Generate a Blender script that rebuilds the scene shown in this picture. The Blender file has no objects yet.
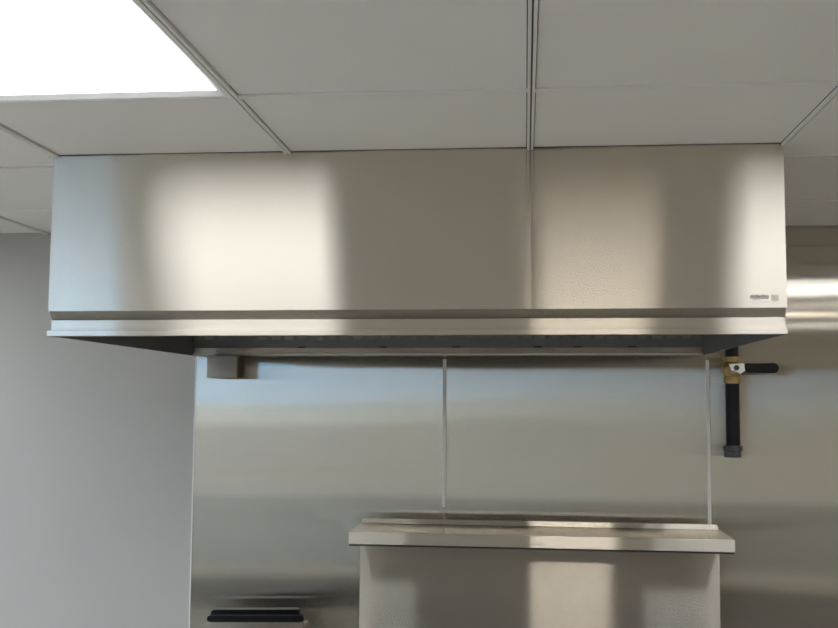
import bpy, bmesh, math, random
from mathutils import Vector, Matrix
random.seed(4)
S = bpy.context.scene
COL = S.collection
H = 1.82                       # lens height above the floor (world origin on the floor under the camera)
CEIL = H + 0.622
YH = 2.535                     # plane of the hood front
YW = 3.747                     # plane of the kitchen's back wall
TILE, X0, Y0 = 0.61, 0.0127, 2.0516

# ------------------------------------------------------------------ scene settings
S.view_settings.view_transform = 'Standard'
S.view_settings.look = 'None'
S.view_settings.gamma = 1
S.view_settings.use_curve_mapping = False
S.view_settings.exposure = 0.06
try:
    S.cycles.max_bounces = 14
    S.cycles.glossy_bounces = 8
    S.cycles.diffuse_bounces = 8
    S.cycles.sample_clamp_indirect = 6.0
    S.cycles.use_denoising = True
    S.cycles.denoising_prefilter = 'ACCURATE'
except Exception:
    pass

# ------------------------------------------------------------------ materials
def nodes(name):
    m = bpy.data.materials.new(name); m.use_nodes = True
    nt = m.node_tree; nt.nodes.clear()
    out = nt.nodes.new('ShaderNodeOutputMaterial')
    return m, nt, out

def N(nt, kind, **kw):
    n = nt.nodes.new(kind)
    for k, v in kw.items():
        if k in n.inputs.keys(): n.inputs[k].default_value = v
        else: setattr(n, k, v)
    return n

def coords(nt, scale):
    tc = nt.nodes.new('ShaderNodeTexCoord')
    mp = N(nt, 'ShaderNodeMapping'); mp.inputs['Scale'].default_value = scale
    nt.links.new(tc.outputs['Object'], mp.inputs['Vector'])
    return mp.outputs['Vector']

def plain(name, col, rough=0.6, metal=0.0, noise=0.0, nscale=8.0, bump=0.0, spec=0.5):
    m, nt, out = nodes(name)
    b = N(nt, 'ShaderNodeBsdfPrincipled')
    b.inputs['Base Color'].default_value = (*col, 1)
    b.inputs['Roughness'].default_value = rough
    b.inputs['Metallic'].default_value = metal
    b.inputs['Specular IOR Level'].default_value = spec
    if noise or bump:
        tx = N(nt, 'ShaderNodeTexNoise'); tx.inputs['Scale'].default_value = nscale; tx.inputs['Detail'].default_value = 4
        nt.links.new(coords(nt, (1, 1, 1)), tx.inputs['Vector'])
        if noise:
            mx = N(nt, 'ShaderNodeMixRGB')
            mx.inputs['Color1'].default_value = (*[c * (1 - noise) for c in col], 1)
            mx.inputs['Color2'].default_value = (*[min(1, c * (1 + noise)) for c in col], 1)
            nt.links.new(tx.outputs['Fac'], mx.inputs['Fac'])
            nt.links.new(mx.outputs['Color'], b.inputs['Base Color'])
        if bump:
            bp = N(nt, 'ShaderNodeBump'); bp.inputs['Strength'].default_value = 1; bp.inputs['Distance'].default_value = bump
            nt.links.new(tx.outputs['Fac'], bp.inputs['Height'])
            nt.links.new(bp.outputs['Normal'], b.inputs['Normal'])
    nt.links.new(b.outputs['BSDF'], out.inputs['Surface'])
    return m

def steel(name, tint, a_along, a_across, grain='X', wave=0.0, wscale=(2, 2, 2), scratch=0.03, haze=0.0, hazecol=(.5, .48, .44), wdetail=1.0):
    """Brushed sheet: anisotropic highlight, narrow along the grain, wide across it; slight oil-canning."""
    m, nt, out = nodes(name)
    g = N(nt, 'ShaderNodeBsdfAnisotropic'); g.distribution = 'MULTI_GGX'
    # tangent = grain direction ; alpha along tangent = a_along
    al = math.sqrt(a_along * a_across)
    k = math.sqrt(a_along / a_across)            # <1
    g.inputs['Roughness'].default_value = math.sqrt(al)
    g.inputs['Anisotropy'].default_value = 1 - k
    # grain runs along X (or Z); on faces square to that axis it runs along Y instead
    ge = N(nt, 'ShaderNodeNewGeometry'); sp = N(nt, 'ShaderNodeSeparateXYZ'); ab = N(nt, 'ShaderNodeMath', operation='ABSOLUTE')
    cx = N(nt, 'ShaderNodeCombineXYZ'); ax = {'X': 0, 'Z': 2}[grain]
    cx.inputs[ax].default_value = 1
    nt.links.new(ge.outputs['True Normal'], sp.inputs[0]); nt.links.new(sp.outputs[ax], ab.inputs[0]); nt.links.new(ab.outputs[0], cx.inputs[1])
    nt.links.new(cx.outputs[0], g.inputs['Tangent'])
    # fine brushing lines in the colour
    sc = {'X': (1.2, 130, 130), 'Z': (130, 130, 1.2), 'Y': (130, 1.2, 130)}[grain]
    tx = N(nt, 'ShaderNodeTexNoise'); tx.inputs['Scale'].default_value = 1.0; tx.inputs['Detail'].default_value = 3
    nt.links.new(coords(nt, sc), tx.inputs['Vector'])
    mx = N(nt, 'ShaderNodeMixRGB')
    mx.inputs['Color1'].default_value = (*[c * (1 - scratch) for c in tint], 1)
    mx.inputs['Color2'].default_value = (*[min(1, c * (1 + scratch)) for c in tint], 1)
    nt.links.new(tx.outputs['Fac'], mx.inputs['Fac'])
    nt.links.new(mx.outputs['Color'], g.inputs['Color'])
    if wave:
        wv = N(nt, 'ShaderNodeTexNoise'); wv.inputs['Scale'].default_value = 1.0; wv.inputs['Detail'].default_value = wdetail
        nt.links.new(coords(nt, wscale), wv.inputs['Vector'])
        bp = N(nt, 'ShaderNodeBump'); bp.inputs['Strength'].default_value = 1.0; bp.inputs['Distance'].default_value = wave
        nt.links.new(wv.outputs['Fac'], bp.inputs['Height'])
        nt.links.new(bp.outputs['Normal'], g.inputs['Normal'])
    if haze:
        d = N(nt, 'ShaderNodeBsdfDiffuse'); d.inputs['Color'].default_value = (*hazecol, 1)
        ms = N(nt, 'ShaderNodeMixShader'); ms.inputs['Fac'].default_value = haze
        nt.links.new(g.outputs[0], ms.inputs[1]); nt.links.new(d.outputs[0], ms.inputs[2])
        nt.links.new(ms.outputs[0], out.inputs['Surface'])
    else:
        nt.links.new(g.outputs[0], out.inputs['Surface'])
    return m

def glow(name, col, strength):
    m, nt, out = nodes(name)
    e = N(nt, 'ShaderNodeEmission'); e.inputs['Color'].default_value = (*col, 1); e.inputs['Strength'].default_value = strength
    nt.links.new(e.outputs[0], out.inputs['Surface'])
    return m

WARM = (0.66, 0.61, 0.535)
M = {}
M['hood'] = steel('hood brushed steel', WARM, .010, .28, 'X', wave=.0034, wscale=(2.6, 1, .9), haze=.10, scratch=.008)
M['hood_trim'] = steel('hood rim steel', WARM, .010, .28, 'X', haze=.10)
M['hood_groove'] = steel('darkened groove steel', (.34, .31, .27), .02, .28, 'X', haze=.1, hazecol=(.25, .23, .2))  # tint darkened to paint in the groove's dark reflection of the floor
M['hood_in'] = steel('hood inner steel', (.20, .20, .20), .20, .35, 'X', haze=.4, hazecol=(.30, .31, .32))
M['panel'] = steel('wall sheet steel', (.585, .55, .485), .003, .32, 'Z', wave=.0014, wscale=(.9, 1, 3.0), haze=.03)
M['shelf'] = steel('shelf steel', (.78,.74,.665), .004, .30, 'X', haze=.05)
M['shelf_top'] = steel('shelf top steel', (.70, .655, .58), .004, .05, 'X', haze=.06)
M['riser'] = steel('riser steel', (.64, .60, .54), .004, .30, 'X', haze=.06, wave=.0005, wscale=(3, 1, 1))
M['trim_metal'] = plain('joint strip metal', (.72, .71, .675), .45, .1)
M['paint'] = plain('wall paint', (.415, .41, .398), .55, noise=.03, nscale=3, bump=.0002, spec=.3)
M['paint_room'] = plain('room paint', (.74, .71, .65), .6, noise=.03, nscale=2)
M['tile'] = plain('ceiling tile vinyl', (.88, .875, .865), .42, noise=.02, nscale=3, spec=.35)
M['grid'] = plain('ceiling grid enamel', (.86, .86, .85), .4)
M['slot'] = plain('grid slot', (.05, .05, .05), .6)
M['frame_white'] = plain('light frame white', (.78, .78, .78), .4)
M['led_warm'] = glow('warm led diffuser', (1, .93, .83), 30.0)
M['led'] = glow('led diffuser', (.95, .98, 1.0), 8.0)
M['fill_left'] = glow('left fill diffuser', (.90, .96, 1.0), 12.5)
M['fill_far'] = glow('far fill diffuser', (1.0, .98, .95), 12.5)
M['floor'] = plain('floor tile', (.32, .30, .27), .45, noise=.1, nscale=14)
M['black_pipe'] = plain('black iron pipe', (.009, .009, .013), .5, spec=.22, noise=.3, nscale=60, bump=.0006)
M['cap_iron'] = plain('grey iron cap', (.055, .057, .06), .5, noise=.25, nscale=70, bump=.0006)
M['brass'] = plain('valve brass', (.36, .26, .11), .36, .75, noise=.3, nscale=45, bump=.0008)
M['zinc'] = plain('zinc plate', (.80, .80, .78), .3, .7)
M['grip'] = plain('black vinyl grip', (.013, .014, .012), .55, spec=.25)
M['black_enamel'] = plain('black enamel', (.005, .005, .006), .35, spec=.15)
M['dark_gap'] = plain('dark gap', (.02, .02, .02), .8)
M['ink'] = plain('black ink', (.012, .010, .009), .8, spec=.1)
M['ink_pale'] = plain('pale ink', (.38, .35, .30), .6)
M['sticker'] = plain('cream sticker', (.70, .64, .54), .45)
M['sticker_grey'] = plain('grey sticker', (.66, .615, .53), .5)
M['caulk'] = plain('grey caulk', (.10, .10, .10), .7)
M['alu'] = plain('dark aluminium', (.30, .30, .30), .4, .6)
M['pale_trim'] = plain('pale trim', (.75, .72, .66), .5)
M['pavement'] = plain('pale pavement', (.62, .55, .42), .8, noise=.1, nscale=.6)
M['dado'] = plain('dado paint', (.30, .285, .25), .6, noise=.05)
M['mat'] = plain('dark mat', (.05, .042, .034), .8, noise=.2, nscale=30)
M['asphalt'] = plain('asphalt', (.10, .097, .092), .9, noise=.15, nscale=2)
mg, nt, out = nodes('clear glass')
gl = N(nt, 'ShaderNodeBsdfGlass', IOR=1.0, Roughness=0.0); gl.inputs['Color'].default_value = (.96, .98, .97, 1)
nt.links.new(gl.outputs[0], out.inputs['Surface']); M['glass'] = mg
GRAIN_Z = M['panel']

# ------------------------------------------------------------------ mesh helpers
def box(bm, x0, x1, y0, y1, z0, z1, bev=0.0, seg=2):
    t = bmesh.new()
    bmesh.ops.create_cube(t, size=1)
    for v in t.verts:
        v.co = Vector((x0 + (v.co.x + .5) * (x1 - x0), y0 + (v.co.y + .5) * (y1 - y0), z0 + (v.co.z + .5) * (z1 - z0)))
    if bev: bmesh.ops.bevel(t, geom=t.edges[:], offset=bev, segments=seg, profile=.5, affect='EDGES')
    merge(bm, t)

def merge(bm, t):
    me = bpy.data.meshes.new('tmp'); t.to_mesh(me); t.free(); bm.from_mesh(me); bpy.data.meshes.remove(me)

def prism(bm, pts, axis, a, b, bev=0.0):
    """closed polygon extruded along an axis; pts are (y,z) for X, (x,z) for Y, (x,y) for Z"""
    t = bmesh.new()
    def mk(u, v, w): return {'X': (w, u, v), 'Y': (u, w, v), 'Z': (u, v, w)}[axis]
    lo = [t.verts.new(mk(u, v, a)) for u, v in pts]; hi = [t.verts.new(mk(u, v, b)) for u, v in pts]
    t.faces.new(lo); t.faces.new(hi)
    n = len(pts)
    for i in range(n): t.faces.new((lo[i], lo[(i + 1) % n], hi[(i + 1) % n], hi[i]))
    bmesh.ops.recalc_face_normals(t, faces=t.faces[:])
    if bev: bmesh.ops.bevel(t, geom=t.edges[:], offset=bev, segments=2, profile=.5, affect='EDGES')
    merge(bm, t)

def lathe(bm, prof, cx, cy, n=32):
    """profile of (radius, z) spun round a vertical axis"""
    t = bmesh.new(); rings = []
    for r, z in prof:
        rings.append([t.verts.new((cx + r * math.cos(2 * math.pi * i / n), cy + r * math.sin(2 * math.pi * i / n), z)) for i in range(n)])
    for a, b in zip(rings, rings[1:]):
        for i in range(n): t.faces.new((a[i], a[(i + 1) % n], b[(i + 1) % n], b[i]))
    t.faces.new(rings[0]); t.faces.new(rings[-1])
    bmesh.ops.recalc_face_normals(t, faces=t.faces[:])
    merge(bm, t)

def cyl_y(bm, cx, cz, r, y0, y1, n=24):
    prism(bm, [(cx + r * math.cos(2 * math.pi * i / n), cz + r * math.sin(2 * math.pi * i / n)) for i in range(n)], 'Y', y0, y1)

def cyl_x(bm, cy, cz, r, x0, x1, n=24):
    prism(bm, [(cy + r * math.cos(2 * math.pi * i / n), cz + r * math.sin(2 * math.pi * i / n)) for i in range(n)], 'X', x0, x1)

def obj(name, bm, mat, parent=None, smooth=False, warp=None):
    if warp:
        for v in bm.verts: v.co = warp(v.co)
    me = bpy.data.meshes.new(name); bm.to_mesh(me); bm.free()
    me.materials.append(mat)
    if smooth:
        for p in me.polygons: p.use_smooth = True
        try: me.set_sharp_from_angle(angle=math.radians(35))
        except Exception: pass
    o = bpy.data.objects.new(name, me); COL.objects.link(o)
    if parent:
        o.parent = parent
        o.matrix_parent_inverse = Matrix.Translation(-parent.location)
    return o

def B(): return bmesh.new()
def one(name, mat, parent, *boxes, bev=0.0, warp=None):
    bm = B()
    for b in boxes: box(bm, *b, bev=bev)
    return obj(name, bm, mat, parent, warp=warp)
def tag(o, label, cat, group=None):
    o['label'] = label; o['category'] = cat
    if group: o['group'] = group
    return o
def thing(name, label, cat, loc, group=None):
    o = bpy.data.objects.new(name, None); COL.objects.link(o); o.location = loc; o.empty_display_size = .1
    return tag(o, label, cat, group)
def struct(o): o['kind'] = 'structure'; return o
def text_mesh(name, body, size, mat, parent, x, y, z, shear=0.0, wide=1.0):
    cu = bpy.data.curves.new(name, 'FONT'); cu.body = body; cu.size = size; cu.extrude = .0001; cu.shear = shear; cu.offset = size * .022
    t = bpy.data.objects.new(name, cu); COL.objects.link(t)
    bpy.context.view_layer.update()
    me = bpy.data.meshes.new_from_object(t.evaluated_get(bpy.context.evaluated_depsgraph_get()))
    bpy.data.objects.remove(t); bpy.data.curves.remove(cu)
    for v in me.vertices: v.co = Vector((x + v.co.x * wide, y - v.co.z, z + v.co.y))
    me.materials.clear(); me.materials.append(mat)
    o = bpy.data.objects.new(name, me); COL.objects.link(o)
    if parent: o.parent = parent; o.matrix_parent_inverse = Matrix.Translation(-parent.location)
    return o

# ------------------------------------------------------------------ camera
R_ = dict(f=1037.39, pitch=.0832, yaw=.1023, roll=.0076)
def axes():
    cp, sp = math.cos(R_['pitch']), math.sin(R_['pitch']); cy, sy = math.cos(R_['yaw']), math.sin(R_['yaw'])
    cr, sr = math.cos(R_['roll']), math.sin(R_['roll'])
    def d(cx, cz):
        X = cr * cx - sr * cz; Z = sr * cx + cr * cz; Y = 1.0 if (cx == 0 and cz == 0) else 0.0
        y2 = cp * Y - sp * Z; z2 = sp * Y + cp * Z
        return Vector((cy * X - sy * y2, sy * X + cy * y2, z2))
    return d(1, 0), d(0, 1), d(0, 0)
rx, up, fw = axes()
cam_d = bpy.data.cameras.new('camera'); cam = bpy.data.objects.new('camera', cam_d); COL.objects.link(cam)
cam_d.sensor_width = 36; cam_d.lens = R_['f'] / 838 * 36; cam_d.clip_start = .05
mw = Matrix((rx, up, -fw)).transposed().to_4x4(); mw.translation = Vector((0, 0, H)); cam.matrix_world = mw
S.camera = cam

# ------------------------------------------------------------------ room shell
XL, XR, YF = -6.0, 4.6, -3.2
struct(one('floor', M['floor'], None, (XL, XR, YF, YW + .1, -.1, 0)))
struct(one('wall_back', M['paint'], None, (XL, XR, YW, YW + .1, 0, CEIL + .1)))
struct(one('wall_left', M['paint_room'], None, (XL - .1, XL, YF - .1, YW + .1, 0, CEIL + .1)))
struct(one('wall_right', M['paint_room'], None, (XR, XR + .1, YF - .1, YW + .1, 0, CEIL + .1)))
# wall behind the photographer with a glazed shop front in its left part
WX0, WX1, WZ1 = -4.35, -3.36, 2.34
struct(one('wall_front', M['paint_room'], None,
           (XL, WX0, YF - .1, YF, 0, CEIL + .1), (WX1, XR, YF - .1, YF, 0, CEIL + .1), (WX0, WX1, YF - .1, YF, WZ1, CEIL + .1)))
struct(one('wainscot', M['dado'], None, (WX1 + .06, XR, YF, YF + .012, .1, .80)))
struct(one('baseboard_front', M['pale_trim'], None, (WX1, XR, YF, YF + .015, 0, .1)))
win = struct(one('window_1', M['frame_white'], None,
                 (WX0, WX0 + .05, YF - .08, YF - .02, 0, WZ1), (WX1 - .05, WX1, YF - .08, YF - .02, 0, WZ1),
                 (WX0 + .05, WX1 - .05, YF - .08, YF - .02, WZ1 - .05, WZ1), (WX0 + .05, WX1 - .05, YF - .08, YF - .02, 0, .08),
                 (-3.66, -3.61, YF - .08, YF - .02, .08, WZ1 - .05), (-4.0, -3.96, YF - .08, YF - .02, .08, WZ1 - .05),
                 (WX0 + .05, WX1 - .05, YF - .079, YF - .021, 1.11, 1.14), (WX0 + .05, WX1 - .05, YF - .079, YF - .021, .965, 1.0)))
one('pane', M['glass'], win, (WX0 + .05, WX1 - .05, YF - .053, YF - .047, .08, WZ1 - .05))
struct(one('ground', M['asphalt'], None, (-90, 90, -62, YF - .12, -.2, -.05)))
struct(one('ground_far', M['pavement'], None, (-500, 500, -900, -62, -.2, -.05)))
tag(one('added_floor_mat', M['mat'], None, (-5.2, 3.9, -3.0, -.75, .0005, .012), bev=.003), 'dark brown mat added behind the camera to darken steel reflections', 'mat')  # unseen mat, added so the wall steel reflects a dark floor

# ceiling: lay-in tiles on a slotted grid, cut around the hood
HXL, HXR = -1.2145, 0.6205
ZT = CEIL + .004
def kx(k): return X0 + (k - 2) * TILE
def ky(k): return Y0 + k * TILE
LIGHTS = [(0, -1), (3, -1), (2, -4)] + [(i, j) for i in (-3, -5, -7) for j in (1, -1, -3, -5, -7)] + [(i, j) for i in (5, 7) for j in (-1, -6)]  # outer left and right columns: unseen panels added as fill to brighten the room
tiles = B()
for i in range(-8, 9):
    for j in range(-9, 4):
        x0, x1 = max(kx(i), XL), min(kx(i + 1), XR)
        y0, y1 = max(ky(j), YF), min(ky(j + 1), YW)
        if x1 - x0 < .02 or y1 - y0 < .02 or (i, j) in LIGHTS: continue
        inside = kx(i) > HXL - .02 and kx(i + 1) < HXR + .02
        if inside and y0 > YH: continue
        if inside and y1 > YH: y1 = YH - .0022
        box(tiles, x0 + .0097, x1 - .0097, y0 + .001, y1 - .001, ZT, ZT + .015)
ceiling = struct(obj('ceiling', tiles, M['tile']))
for i in range(-8, 9):
    x = kx(i)
    if not XL < x < XR: continue
    ye = YH - .001 if 0 <= i <= 3 else YW
    bm = B()
    for a, b in ((-.0078, -.0017), (.0017, .0078)):
        box(bm, x + a, x + b, YF, ye, CEIL - .003, CEIL + .0035)
    r = obj('grid_runner', bm, M['grid'], ceiling)
    one('runner_slot', M['slot'], r, (x - .0017, x + .0017, YF, ye - .001, CEIL + .0005, CEIL + .0035))
    if i in (0, 3):
        xs = HXL - .0155 if i == 0 else HXR + .0005
        bm = B(); box(bm, xs, xs + .015, YH + .003, YW, CEIL - .0005, CEIL + .0035); obj('grid_runner', bm, M['grid'], ceiling)
for j in range(-8, 3):
    y = ky(j)
    if not YF < y < YW: continue
    bm = B()
    for i in range(-8, 9):
        x0, x1 = max(kx(i) + .008, XL), min(kx(i + 1) - .008, XR)
        if y > YH and 0 <= i <= 2: continue
        if x1 > x0: box(bm, x0, x1, y - .0078, y + .0078, CEIL - .002, CEIL + .0035)
    obj('cross_tee', bm, M['grid'], ceiling)
one('cover_sheet', M['slot'], ceiling, (XL - .1, XR + .1, YF - .1, YW + .1, CEIL + .1, CEIL + .14))

LAB = {(0, -1): 'large bright square ceiling light in front of the hood, upper left',
       (3, -1): 'square ceiling light in front of the hood\'s right end',
       (2, -4): 'square ceiling light straight above the camera'}
ROWN = {1: 'level with the hood', -1: 'just before the hood line', -3: 'level with the camera', -5: 'behind the camera', -6: 'well behind the camera', -7: 'at the wall behind the camera'}
COLN = {-3: 'in the near left column', -5: 'in the middle left column', -7: 'in the far left column', 5: 'in the near right column', 7: 'in the far right column'}
for (i, j) in LIGHTS[3:]: LAB[(i, j)] = 'added fill light ' + COLN[i] + ', ' + ROWN[j]
for (i, j) in LIGHTS:
    x0, x1, y0, y1 = kx(i) + .0085, kx(i + 1) - .0085, ky(j) + .0085, ky(j + 1) - .0085
    if x1 > XR or y0 < YF: continue
    t = thing('ceiling_light', LAB[(i, j)], 'ceiling light', ((x0 + x1) / 2, (y0 + y1) / 2, CEIL), 'square ceiling lights')
    w, zl, zh = .021, CEIL - .001, CEIL + .03
    bm = B()                    # four mitred rails, each sloping up to the recessed diffuser
    ring = [[(x0, y0, zl), (x1, y0, zl), (x1, y1, zl), (x0, y1, zl)], [(x0 + .006, y0 + .006, zl), (x1 - .006, y0 + .006, zl), (x1 - .006, y1 - .006, zl), (x0 + .006, y1 - .006, zl)],
            [(x0 + w, y0 + w, zl + .008), (x1 - w, y0 + w, zl + .008), (x1 - w, y1 - w, zl + .008), (x0 + w, y1 - w, zl + .008)],
            [(x0 + w, y0 + w, zh), (x1 - w, y0 + w, zh), (x1 - w, y1 - w, zh), (x0 + w, y1 - w, zh)], [(x0, y0, zh), (x1, y0, zh), (x1, y1, zh), (x0, y1, zh)]]
    ring = [[bm.verts.new(v) for v in r] for r in ring]
    for k in range(5):
        a, b = ring[k], ring[(k + 1) % 5]
        for q in range(4): bm.faces.new((a[q], a[(q + 1) % 4], b[(q + 1) % 4], b[q]))
    bmesh.ops.recalc_face_normals(bm, faces=bm.faces[:])
    obj('frame', bm, M['frame_white'], t)
    one('diffuser', M['led_warm' if (i, j) == (2, -4) else 'led' if j == -1 and i in (0, 3) else 'fill_left' if i < 0 else 'fill_far'], t, (x0 + w + .0003, x1 - w - .0003, y0 + w + .0003, y1 - w - .0003, zl + .009, zl + .014))

# ------------------------------------------------------------------ steel sheets on the wall and their joint strips
XS, XJ = -.2895, .6385
ys = YW - .004
tag(one('wall_sheet', M['panel'], None, (-1.2115, XS - .001, ys, YW - .0005, .02, CEIL - .006)),
    'tall stainless steel wall sheet beside the painted wall, left of the centre joint', 'wall panel', 'stainless wall sheets')
tag(one('wall_sheet', M['panel'], None, (XS + .001, XJ - .001, ys, YW - .0005, .02, CEIL - .006)),
    'stainless steel wall sheet between the two joint strips, behind the steel shelf', 'wall panel', 'stainless wall sheets')
tag(one('wall_sheet', M['panel'], None, (XJ + .001, XR - .005, ys, YW - .0005, .02, CEIL - .006)),
    'wide stainless steel wall sheet at the right, behind the black gas pipe', 'wall panel', 'stainless wall sheets')
struct(one('trim_1', M['trim_metal'], None, (XS - .006, XS + .006, ys - .003, ys - .0002, H - .38, H + .15), bev=.001))
struct(one('trim_2', M['trim_metal'], None, (XJ - .006, XJ + .006, ys - .003, ys - .0002, .02, H + .15), bev=.001))
struct(one('trim_3', M['trim_metal'], None, (-1.2165, -1.2117, ys - .0015, YW - .0002, .02, H + .62), bev=.0005))

# ------------------------------------------------------------------ extractor hood
XC = (HXL + HXR) / 2
def warp(c):                    # the lower rim hangs a few millimetres out of level
    k = max(0, min(1, (H + .60 - c.z) / .40))
    return Vector((c.x, c.y, c.z + k * .0035 * (c.x - XC) / .92))
hood = thing('extractor_hood', 'long boxy stainless steel extractor hood hung under the ceiling', 'extractor hood', (XC, 3.1, H + .16))
ZG = H + .2235                  # upper edge of the groove
one('front_panel', M['hood'], hood, (HXL, .0137, YH, YH + .004, ZG, H + .6262), bev=.0004, warp=warp)
bm = B(); prism(bm, [(.0143, YH + .0045), (HXR, YH), (HXR, YH + .003), (.0143, YH + .0075)], 'Z', ZG, H + .6262, bev=.0004)
obj('front_panel', bm, M['hood'], hood, warp=warp)
one('joint_backing', M['hood_in'], hood, (-.01, .04, YH + .0077, YH + .009, ZG + .002, H + .618), warp=warp)
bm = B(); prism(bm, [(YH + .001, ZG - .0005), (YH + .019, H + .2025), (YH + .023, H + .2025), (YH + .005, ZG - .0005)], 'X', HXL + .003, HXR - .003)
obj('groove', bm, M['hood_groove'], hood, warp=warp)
one('lower_band', M['hood_trim'], hood, (-1.2105, .6165, YH + .0155, YH + .0195, H + .1748, H + .202), bev=.0008, warp=warp)
bm = B(); prism(bm, [(YH, H + .1605), (YH, H + .1745), (YH + .0155, H + .1745), (YH + .019, H + .1745), (YH + .019, H + .1605)], 'X', -1.216, .6205, bev=.0008)
obj('rim_lip', bm, M['hood_trim'], hood, warp=warp)
for s, xa, xb in ((0, HXL, HXL + .003), (1, HXR - .003, HXR)):
    bm = B()
    prism(bm, [(YH + .0045, ZG), (YH + .022, H + .2), (YH + .022, H + .1608), (YW - .006, H + .1608), (YW - .006, H + .619), (YH + .0045, H + .619)], 'X', xa, xb)
    p = obj('side_panel', bm, M['hood'], hood, warp=warp)
    xi = (HXL + .0033, HXL + .0050) if s == 0 else (HXR - .0050, HXR - .0033)
    one('inner_liner', M['hood_in'], p, (xi[0], xi[1], YH + .024, YW - .058, H + .1612, H + .611), warp=warp)
one('top_panel', M['hood_in'], hood, (HXL + .0055, HXR - .0055, YH + .0095, YW - .008, H + .612, H + .616))
one('rear_panel', M['hood_in'], hood, (HXL + .004, HXR - .004, YW - .012, YW - .006, H + .19, H + .611), warp=warp)
bm = B()
yg = YW - .052
prism(bm, [(yg, H + .1625), (yg, H + .1885), (yg + .003, H + .1885), (yg + .003, H + .1655), (YW - .008, H + .1655), (YW - .008, H + .1625)], 'X', HXL + .0045, HXR - .0045)
g = obj('grease_gutter', bm, M['hood_trim'], hood, warp=warp)
one('gutter_edge', M['trim_metal'], g, (HXL + .0045, HXR - .0045, yg - .003, yg - .0004, H + .1625, H + .1675), warp=warp)
one('filter_apron', M['hood_in'], hood, (HXL + .0045, HXR - .0045, yg + .001, yg + .003, H + .1895, H + .262), warp=warp)
for xn in (-.82, -.52, -.26, .03, .17, .36):
    one('drip_notch', M['dark_gap'], hood, (xn, xn + .028, yg - .0006, yg + .0006, H + .1892, H + .1935), warp=warp)
for k in range(4):              # baffle filters leaning from the gutter up into the hood
    xa = HXL + .012 + k * .4535; xb = xa + .449
    fb = B()
    def slab(x0, x1, t0, t1, off, th):
        d = Vector((0, -.62, .78)).normalized(); n = Vector((0, -d.z, d.y)) * -1
        a = Vector((0, yg + .034, H + .174)); 
        q = [a + d * t + n * o for t, o in ((t0, off), (t1, off), (t1, off + th), (t0, off + th))]
        prism(fb, [(v.y, v.z) for v in q], 'X', x0, x1)
    slab(xa, xa + .02, 0, .48, 0, .03); slab(xb - .02, xb, 0, .48, 0, .03)
    slab(xa + .02, xb - .02, 0, .02, 0, .03); slab(xa + .02, xb - .02, .46, .48, 0, .03)
    for b in range(8):
        x = xa + .035 + b * .05
        slab(x, x + .032, .02, .46, .002, .004); slab(x + .025, x + .057 if b < 7 else x + .04, .02, .46, .022, .004)
    obj('baffle_filter', fb, M['hood_in'], hood, warp=warp)
# maker's sticker on the lower right corner
st = one('maker_sticker', M['hood_trim'], hood, (.530, .602, YH - .0006, YH - .0002, H + .2405, H + .2665))
text_mesh('logo_text', 'mdwdro', .0175, M['ink'], st, .5345, YH - .0008, H + .2482, shear=.15, wide=.72)
text_mesh('small_text', 'mmm nm', .005, M['ink_pale'], st, .540, YH - .0008, H + .2445)
one('grey_patch', M['sticker_grey'], st, (.584, .601, YH - .0009, YH - .0006, H + .243, H + .258))
# bead of sealant between hood and tiles, unevenly laid
bm = B()
n = 60; lo = []
for i in range(n + 1):
    x = HXL + (HXR - HXL) * i / n
    h = .0006 + .0018 * max(0, math.sin(i * .33 + .5)) + random.uniform(0, .0006)
    if x > .1: h *= .6
    lo.append((x, CEIL + .0035 - h))
for (xa, za), (xb, zb) in zip(lo, lo[1:]):
    prism(bm, [(xa, za), (xb, zb), (xb, CEIL + .0055), (xa, CEIL + .0055)], 'Y', YH - .0025, YH - .0004)
obj('sealant_bead', bm, M['caulk'], hood)

# grease cup under the left rear corner
gc = thing('hood_grease_cup', 'small stainless box cup hanging under the hood\'s left rear corner', 'grease cup', (-1.08, 3.66, H + .075))
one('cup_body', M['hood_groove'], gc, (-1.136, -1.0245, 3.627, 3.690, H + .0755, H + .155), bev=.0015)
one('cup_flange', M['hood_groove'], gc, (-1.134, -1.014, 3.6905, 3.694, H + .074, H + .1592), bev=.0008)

# ------------------------------------------------------------------ gas pipe with ball valve
PX, PY, PR = .7115, YW - .062, .0238
gp = thing('gas_pipe', 'black iron gas pipe with a brass ball valve on the right steel wall', 'pipe', (PX, PY, H - .185))
bm = B(); lathe(bm, [(.0225, H + .150), (.0225, CEIL - .002)], PX, PY); obj('drop_pipe', bm, M['black_pipe'], gp, True)
bm = B()
lathe(bm, [(.0275, H + .0655), (.0295, H + .068), (.0295, H + .088), (.0275, H + .0905), (.028, H + .095), (.033, H + .104), (.0345, H + .112),
           (.0345, H + .124), (.033, H + .131), (.028, H + .139), (.0275, H + .142), (.0300, H + .1435), (.0300, H + .157), (.028, H + .1595)], PX, PY, 8 * 4)
cyl_y(bm, PX, H + .1165, .017, PY - .048, PY - .02)
obj('valve_body', bm, M['brass'], gp, True)
LZ = H + .1185; LY = PY - .054
bm = B()
prism(bm, [(PX - .02, LZ + .014), (PX + .030, LZ + .016), (PX + .034, LZ - .009), (PX + .018, LZ - .02), (PX + .008, LZ - .013), (PX - .012, LZ - .009)], 'Y', LY, LY + .004, bev=.0008)
lp = obj('lever_plate', bm, M['zinc'], gp)
bm = B()
prism(bm, [(PX + .005 + .0095 * math.cos(math.pi / 3 * k), LZ + .001 + .0095 * math.sin(math.pi / 3 * k)) for k in range(6)], 'Y', LY - .008, LY - .0003, bev=.001)
obj('stem_nut', bm, M['cap_iron'], lp)
bm = B(); q = []
for a in range(13):
    t = -math.pi / 2 + math.pi * a / 12
    q.append((PX + .128 + .0175 * math.cos(t), LZ + .0005 + .0178 * math.sin(t)))
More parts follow.
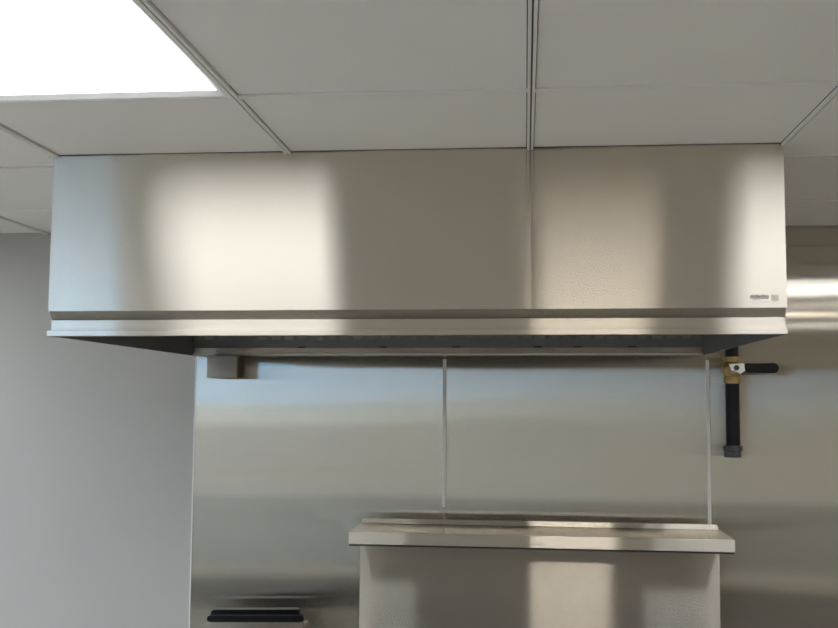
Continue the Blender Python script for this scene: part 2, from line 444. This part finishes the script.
q += [(PX + .10, LZ + .0165), (PX + .037, LZ + .0165), (PX + .034, LZ + .012), (PX + .034, LZ - .013), (PX + .037, LZ - .0165), (PX + .10, LZ - .0165)]
prism(bm, q, 'Y', LY - .003, LY + .008, bev=.0025); obj('lever_grip', bm, M['grip'], gp, True)
bm = B(); lathe(bm, [(PR, H - .146), (PR, H + .066)], PX, PY)
obj('lower_pipe', bm, M['black_pipe'], gp, True)
bm = B()
lathe(bm, [(.022, H - .187), (.0285, H - .1855), (.0285, H - .166), (.033, H - .163), (.033, H - .150), (.031, H - .1465), (.026, H - .1455)], PX - .002, PY)
obj('end_cap', bm, M['cap_iron'], gp, True)

# ------------------------------------------------------------------ cooking range: riser with high shelf
RX0, RX1 = -.574, .651
rg = thing('cooking_range', 'wide steel cooking range back panel with an overhanging high shelf below the hood', 'range', (.04, 3.3, 0))
one('riser_panel', M['riser'], rg, (RX0, RX1, 3.638, 3.662, .93, H - .4475), bev=.001)
sh = one('high_shelf', M['shelf_top'], rg, (RX0, RX1 + .006, 3.4055, 3.636, H - .434, H - .430),
         (RX0, RX0 + .003, 3.4055, 3.636, H - .462, H - .434), (RX1 + .003, RX1 + .006, 3.4055, 3.636, H - .462, H - .434), (RX0, RX1 + .006, 3.636, 3.662, H - .4465, H - .430), bev=.0008)
one('shelf_lip', M['shelf'], sh, (RX0, RX1 + .006, 3.400, 3.405, H - .469, H - .430), bev=.0010)
one('lip_shade', M['dark_gap'], sh, (RX0 + .001, RX1 + .005, 3.4012, 3.412, H - .4745, H - .4694), bev=.001)  # near-black strip standing in for the shade below the lip
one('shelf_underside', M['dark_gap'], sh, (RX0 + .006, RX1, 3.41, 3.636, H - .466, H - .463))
bm = B()
r = .010; xa, xb, za, zb = RX0 + .006, RX1 - .002, H - .4295, H - .4115
q = [(xa, za), (xb, za)] + [(xb - r + r * math.cos(t), zb - r + r * math.sin(t)) for t in (0, .4, .8, 1.2, 1.57)] + [(xa + r - r * math.cos(t), zb - r + r * math.sin(t)) for t in (1.57, 1.2, .8, .4, 0)]
prism(bm, q, 'Y', 3.642, 3.662, bev=.0012); obj('shelf_upstand', bm, M['shelf'], rg)
one('oven_body', M['riser'], rg, (RX0, RX1, 2.92, 3.662, .15, .925), bev=.004)
one('oven_door', M['shelf'], rg, (RX0 + .03, RX1 - .03, 2.895, 2.919, .2, .72), bev=.003)
one('cooktop', M['black_enamel'], rg, (RX0 + .002, RX1 - .002, 2.93, 3.637, .926, .929))
for x in (RX0 + .06, RX1 - .06):
    for y in (2.98, 3.60):
        bm = B(); lathe(bm, [(.022, 0), (.022, .02), (.03, .03), (.03, .15)], x, y, 20); obj('leg', bm, M['shelf'], rg, True)

# ------------------------------------------------------------------ fryer with a black flue top
fr = thing('deep_fryer', 'narrow steel appliance with black vent top standing lower left before the wall', 'appliance', (-.92, 3.35, 0))
FX0, FX1 = -1.085, -.752
one('fryer_body', M['riser'], fr, (FX0, FX1, 2.93, 3.54, .12, .9), bev=.004)
one('flue_riser', M['riser'], fr, (FX0 + .003, FX1 - .003, 3.545, 3.66, .12, H - .770), bev=.006)
bm = B()
zt = H - .7655
prism(bm, [(FX0, H - .745), (FX0 + .004, H - .741), (FX1, H - .732), (FX1 + .004, H - .736), (FX1 + .004, H - .749), (FX1 - .010, H - .753), (FX0 + .012, H - .762), (FX0, H - .757)], 'Y', 3.536, 3.5445, bev=.001)
cap = obj('flue_rim', bm, M['black_enamel'], fr)
bm = B()
prism(bm, [(FX0 - .012, zt), (FX1 - .034, zt), (FX1 - .034, H - .733), (FX1 - .040, H - .728), (FX0 - .004, H - .737), (FX0 - .012, H - .744)], 'Y', 3.62, 3.66, bev=.0008)
obj('flue_back', bm, M['black_enamel'], fr)
bm = B(); prism(bm, [(FX0 + .006, zt), (FX1, zt), (FX1, H - .7285), (FX0 + .006, H - .7375)], 'Y', 3.5455, 3.5485); obj('flue_edge', bm, M['grip'], fr)
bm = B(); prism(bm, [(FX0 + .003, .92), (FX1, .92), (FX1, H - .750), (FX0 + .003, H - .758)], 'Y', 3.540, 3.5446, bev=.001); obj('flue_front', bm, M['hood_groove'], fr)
one('flue_slot', M['black_enamel'], fr, (FX0 + .01, FX1 - .015, 3.549, 3.619, zt - .004, zt + .006))
for x in (FX0 + .05, FX1 - .05):
    for y in (2.98, 3.60):
        bm = B(); lathe(bm, [(.02, 0), (.02, .02), (.026, .03), (.026, .12)], x, y, 20); obj('leg', bm, M['shelf'], fr, True)

# ------------------------------------------------------------------ daylight outside
w = bpy.data.worlds.new('sky'); S.world = w; w.use_nodes = True
bg = w.node_tree.nodes['Background']; bg.inputs['Color'].default_value = (.28, .51, .85, 1); bg.inputs['Strength'].default_value = 14.5

sun_d = bpy.data.lights.new('sun', 'SUN'); sun_d.energy = 12; sun_d.angle = .01; sun_d.color = (1, .93, .82)
sun = bpy.data.objects.new('sun', sun_d); COL.objects.link(sun); sun.location = (0, 6, 12)
sun.rotation_euler = (math.radians(-42), 0, 0)
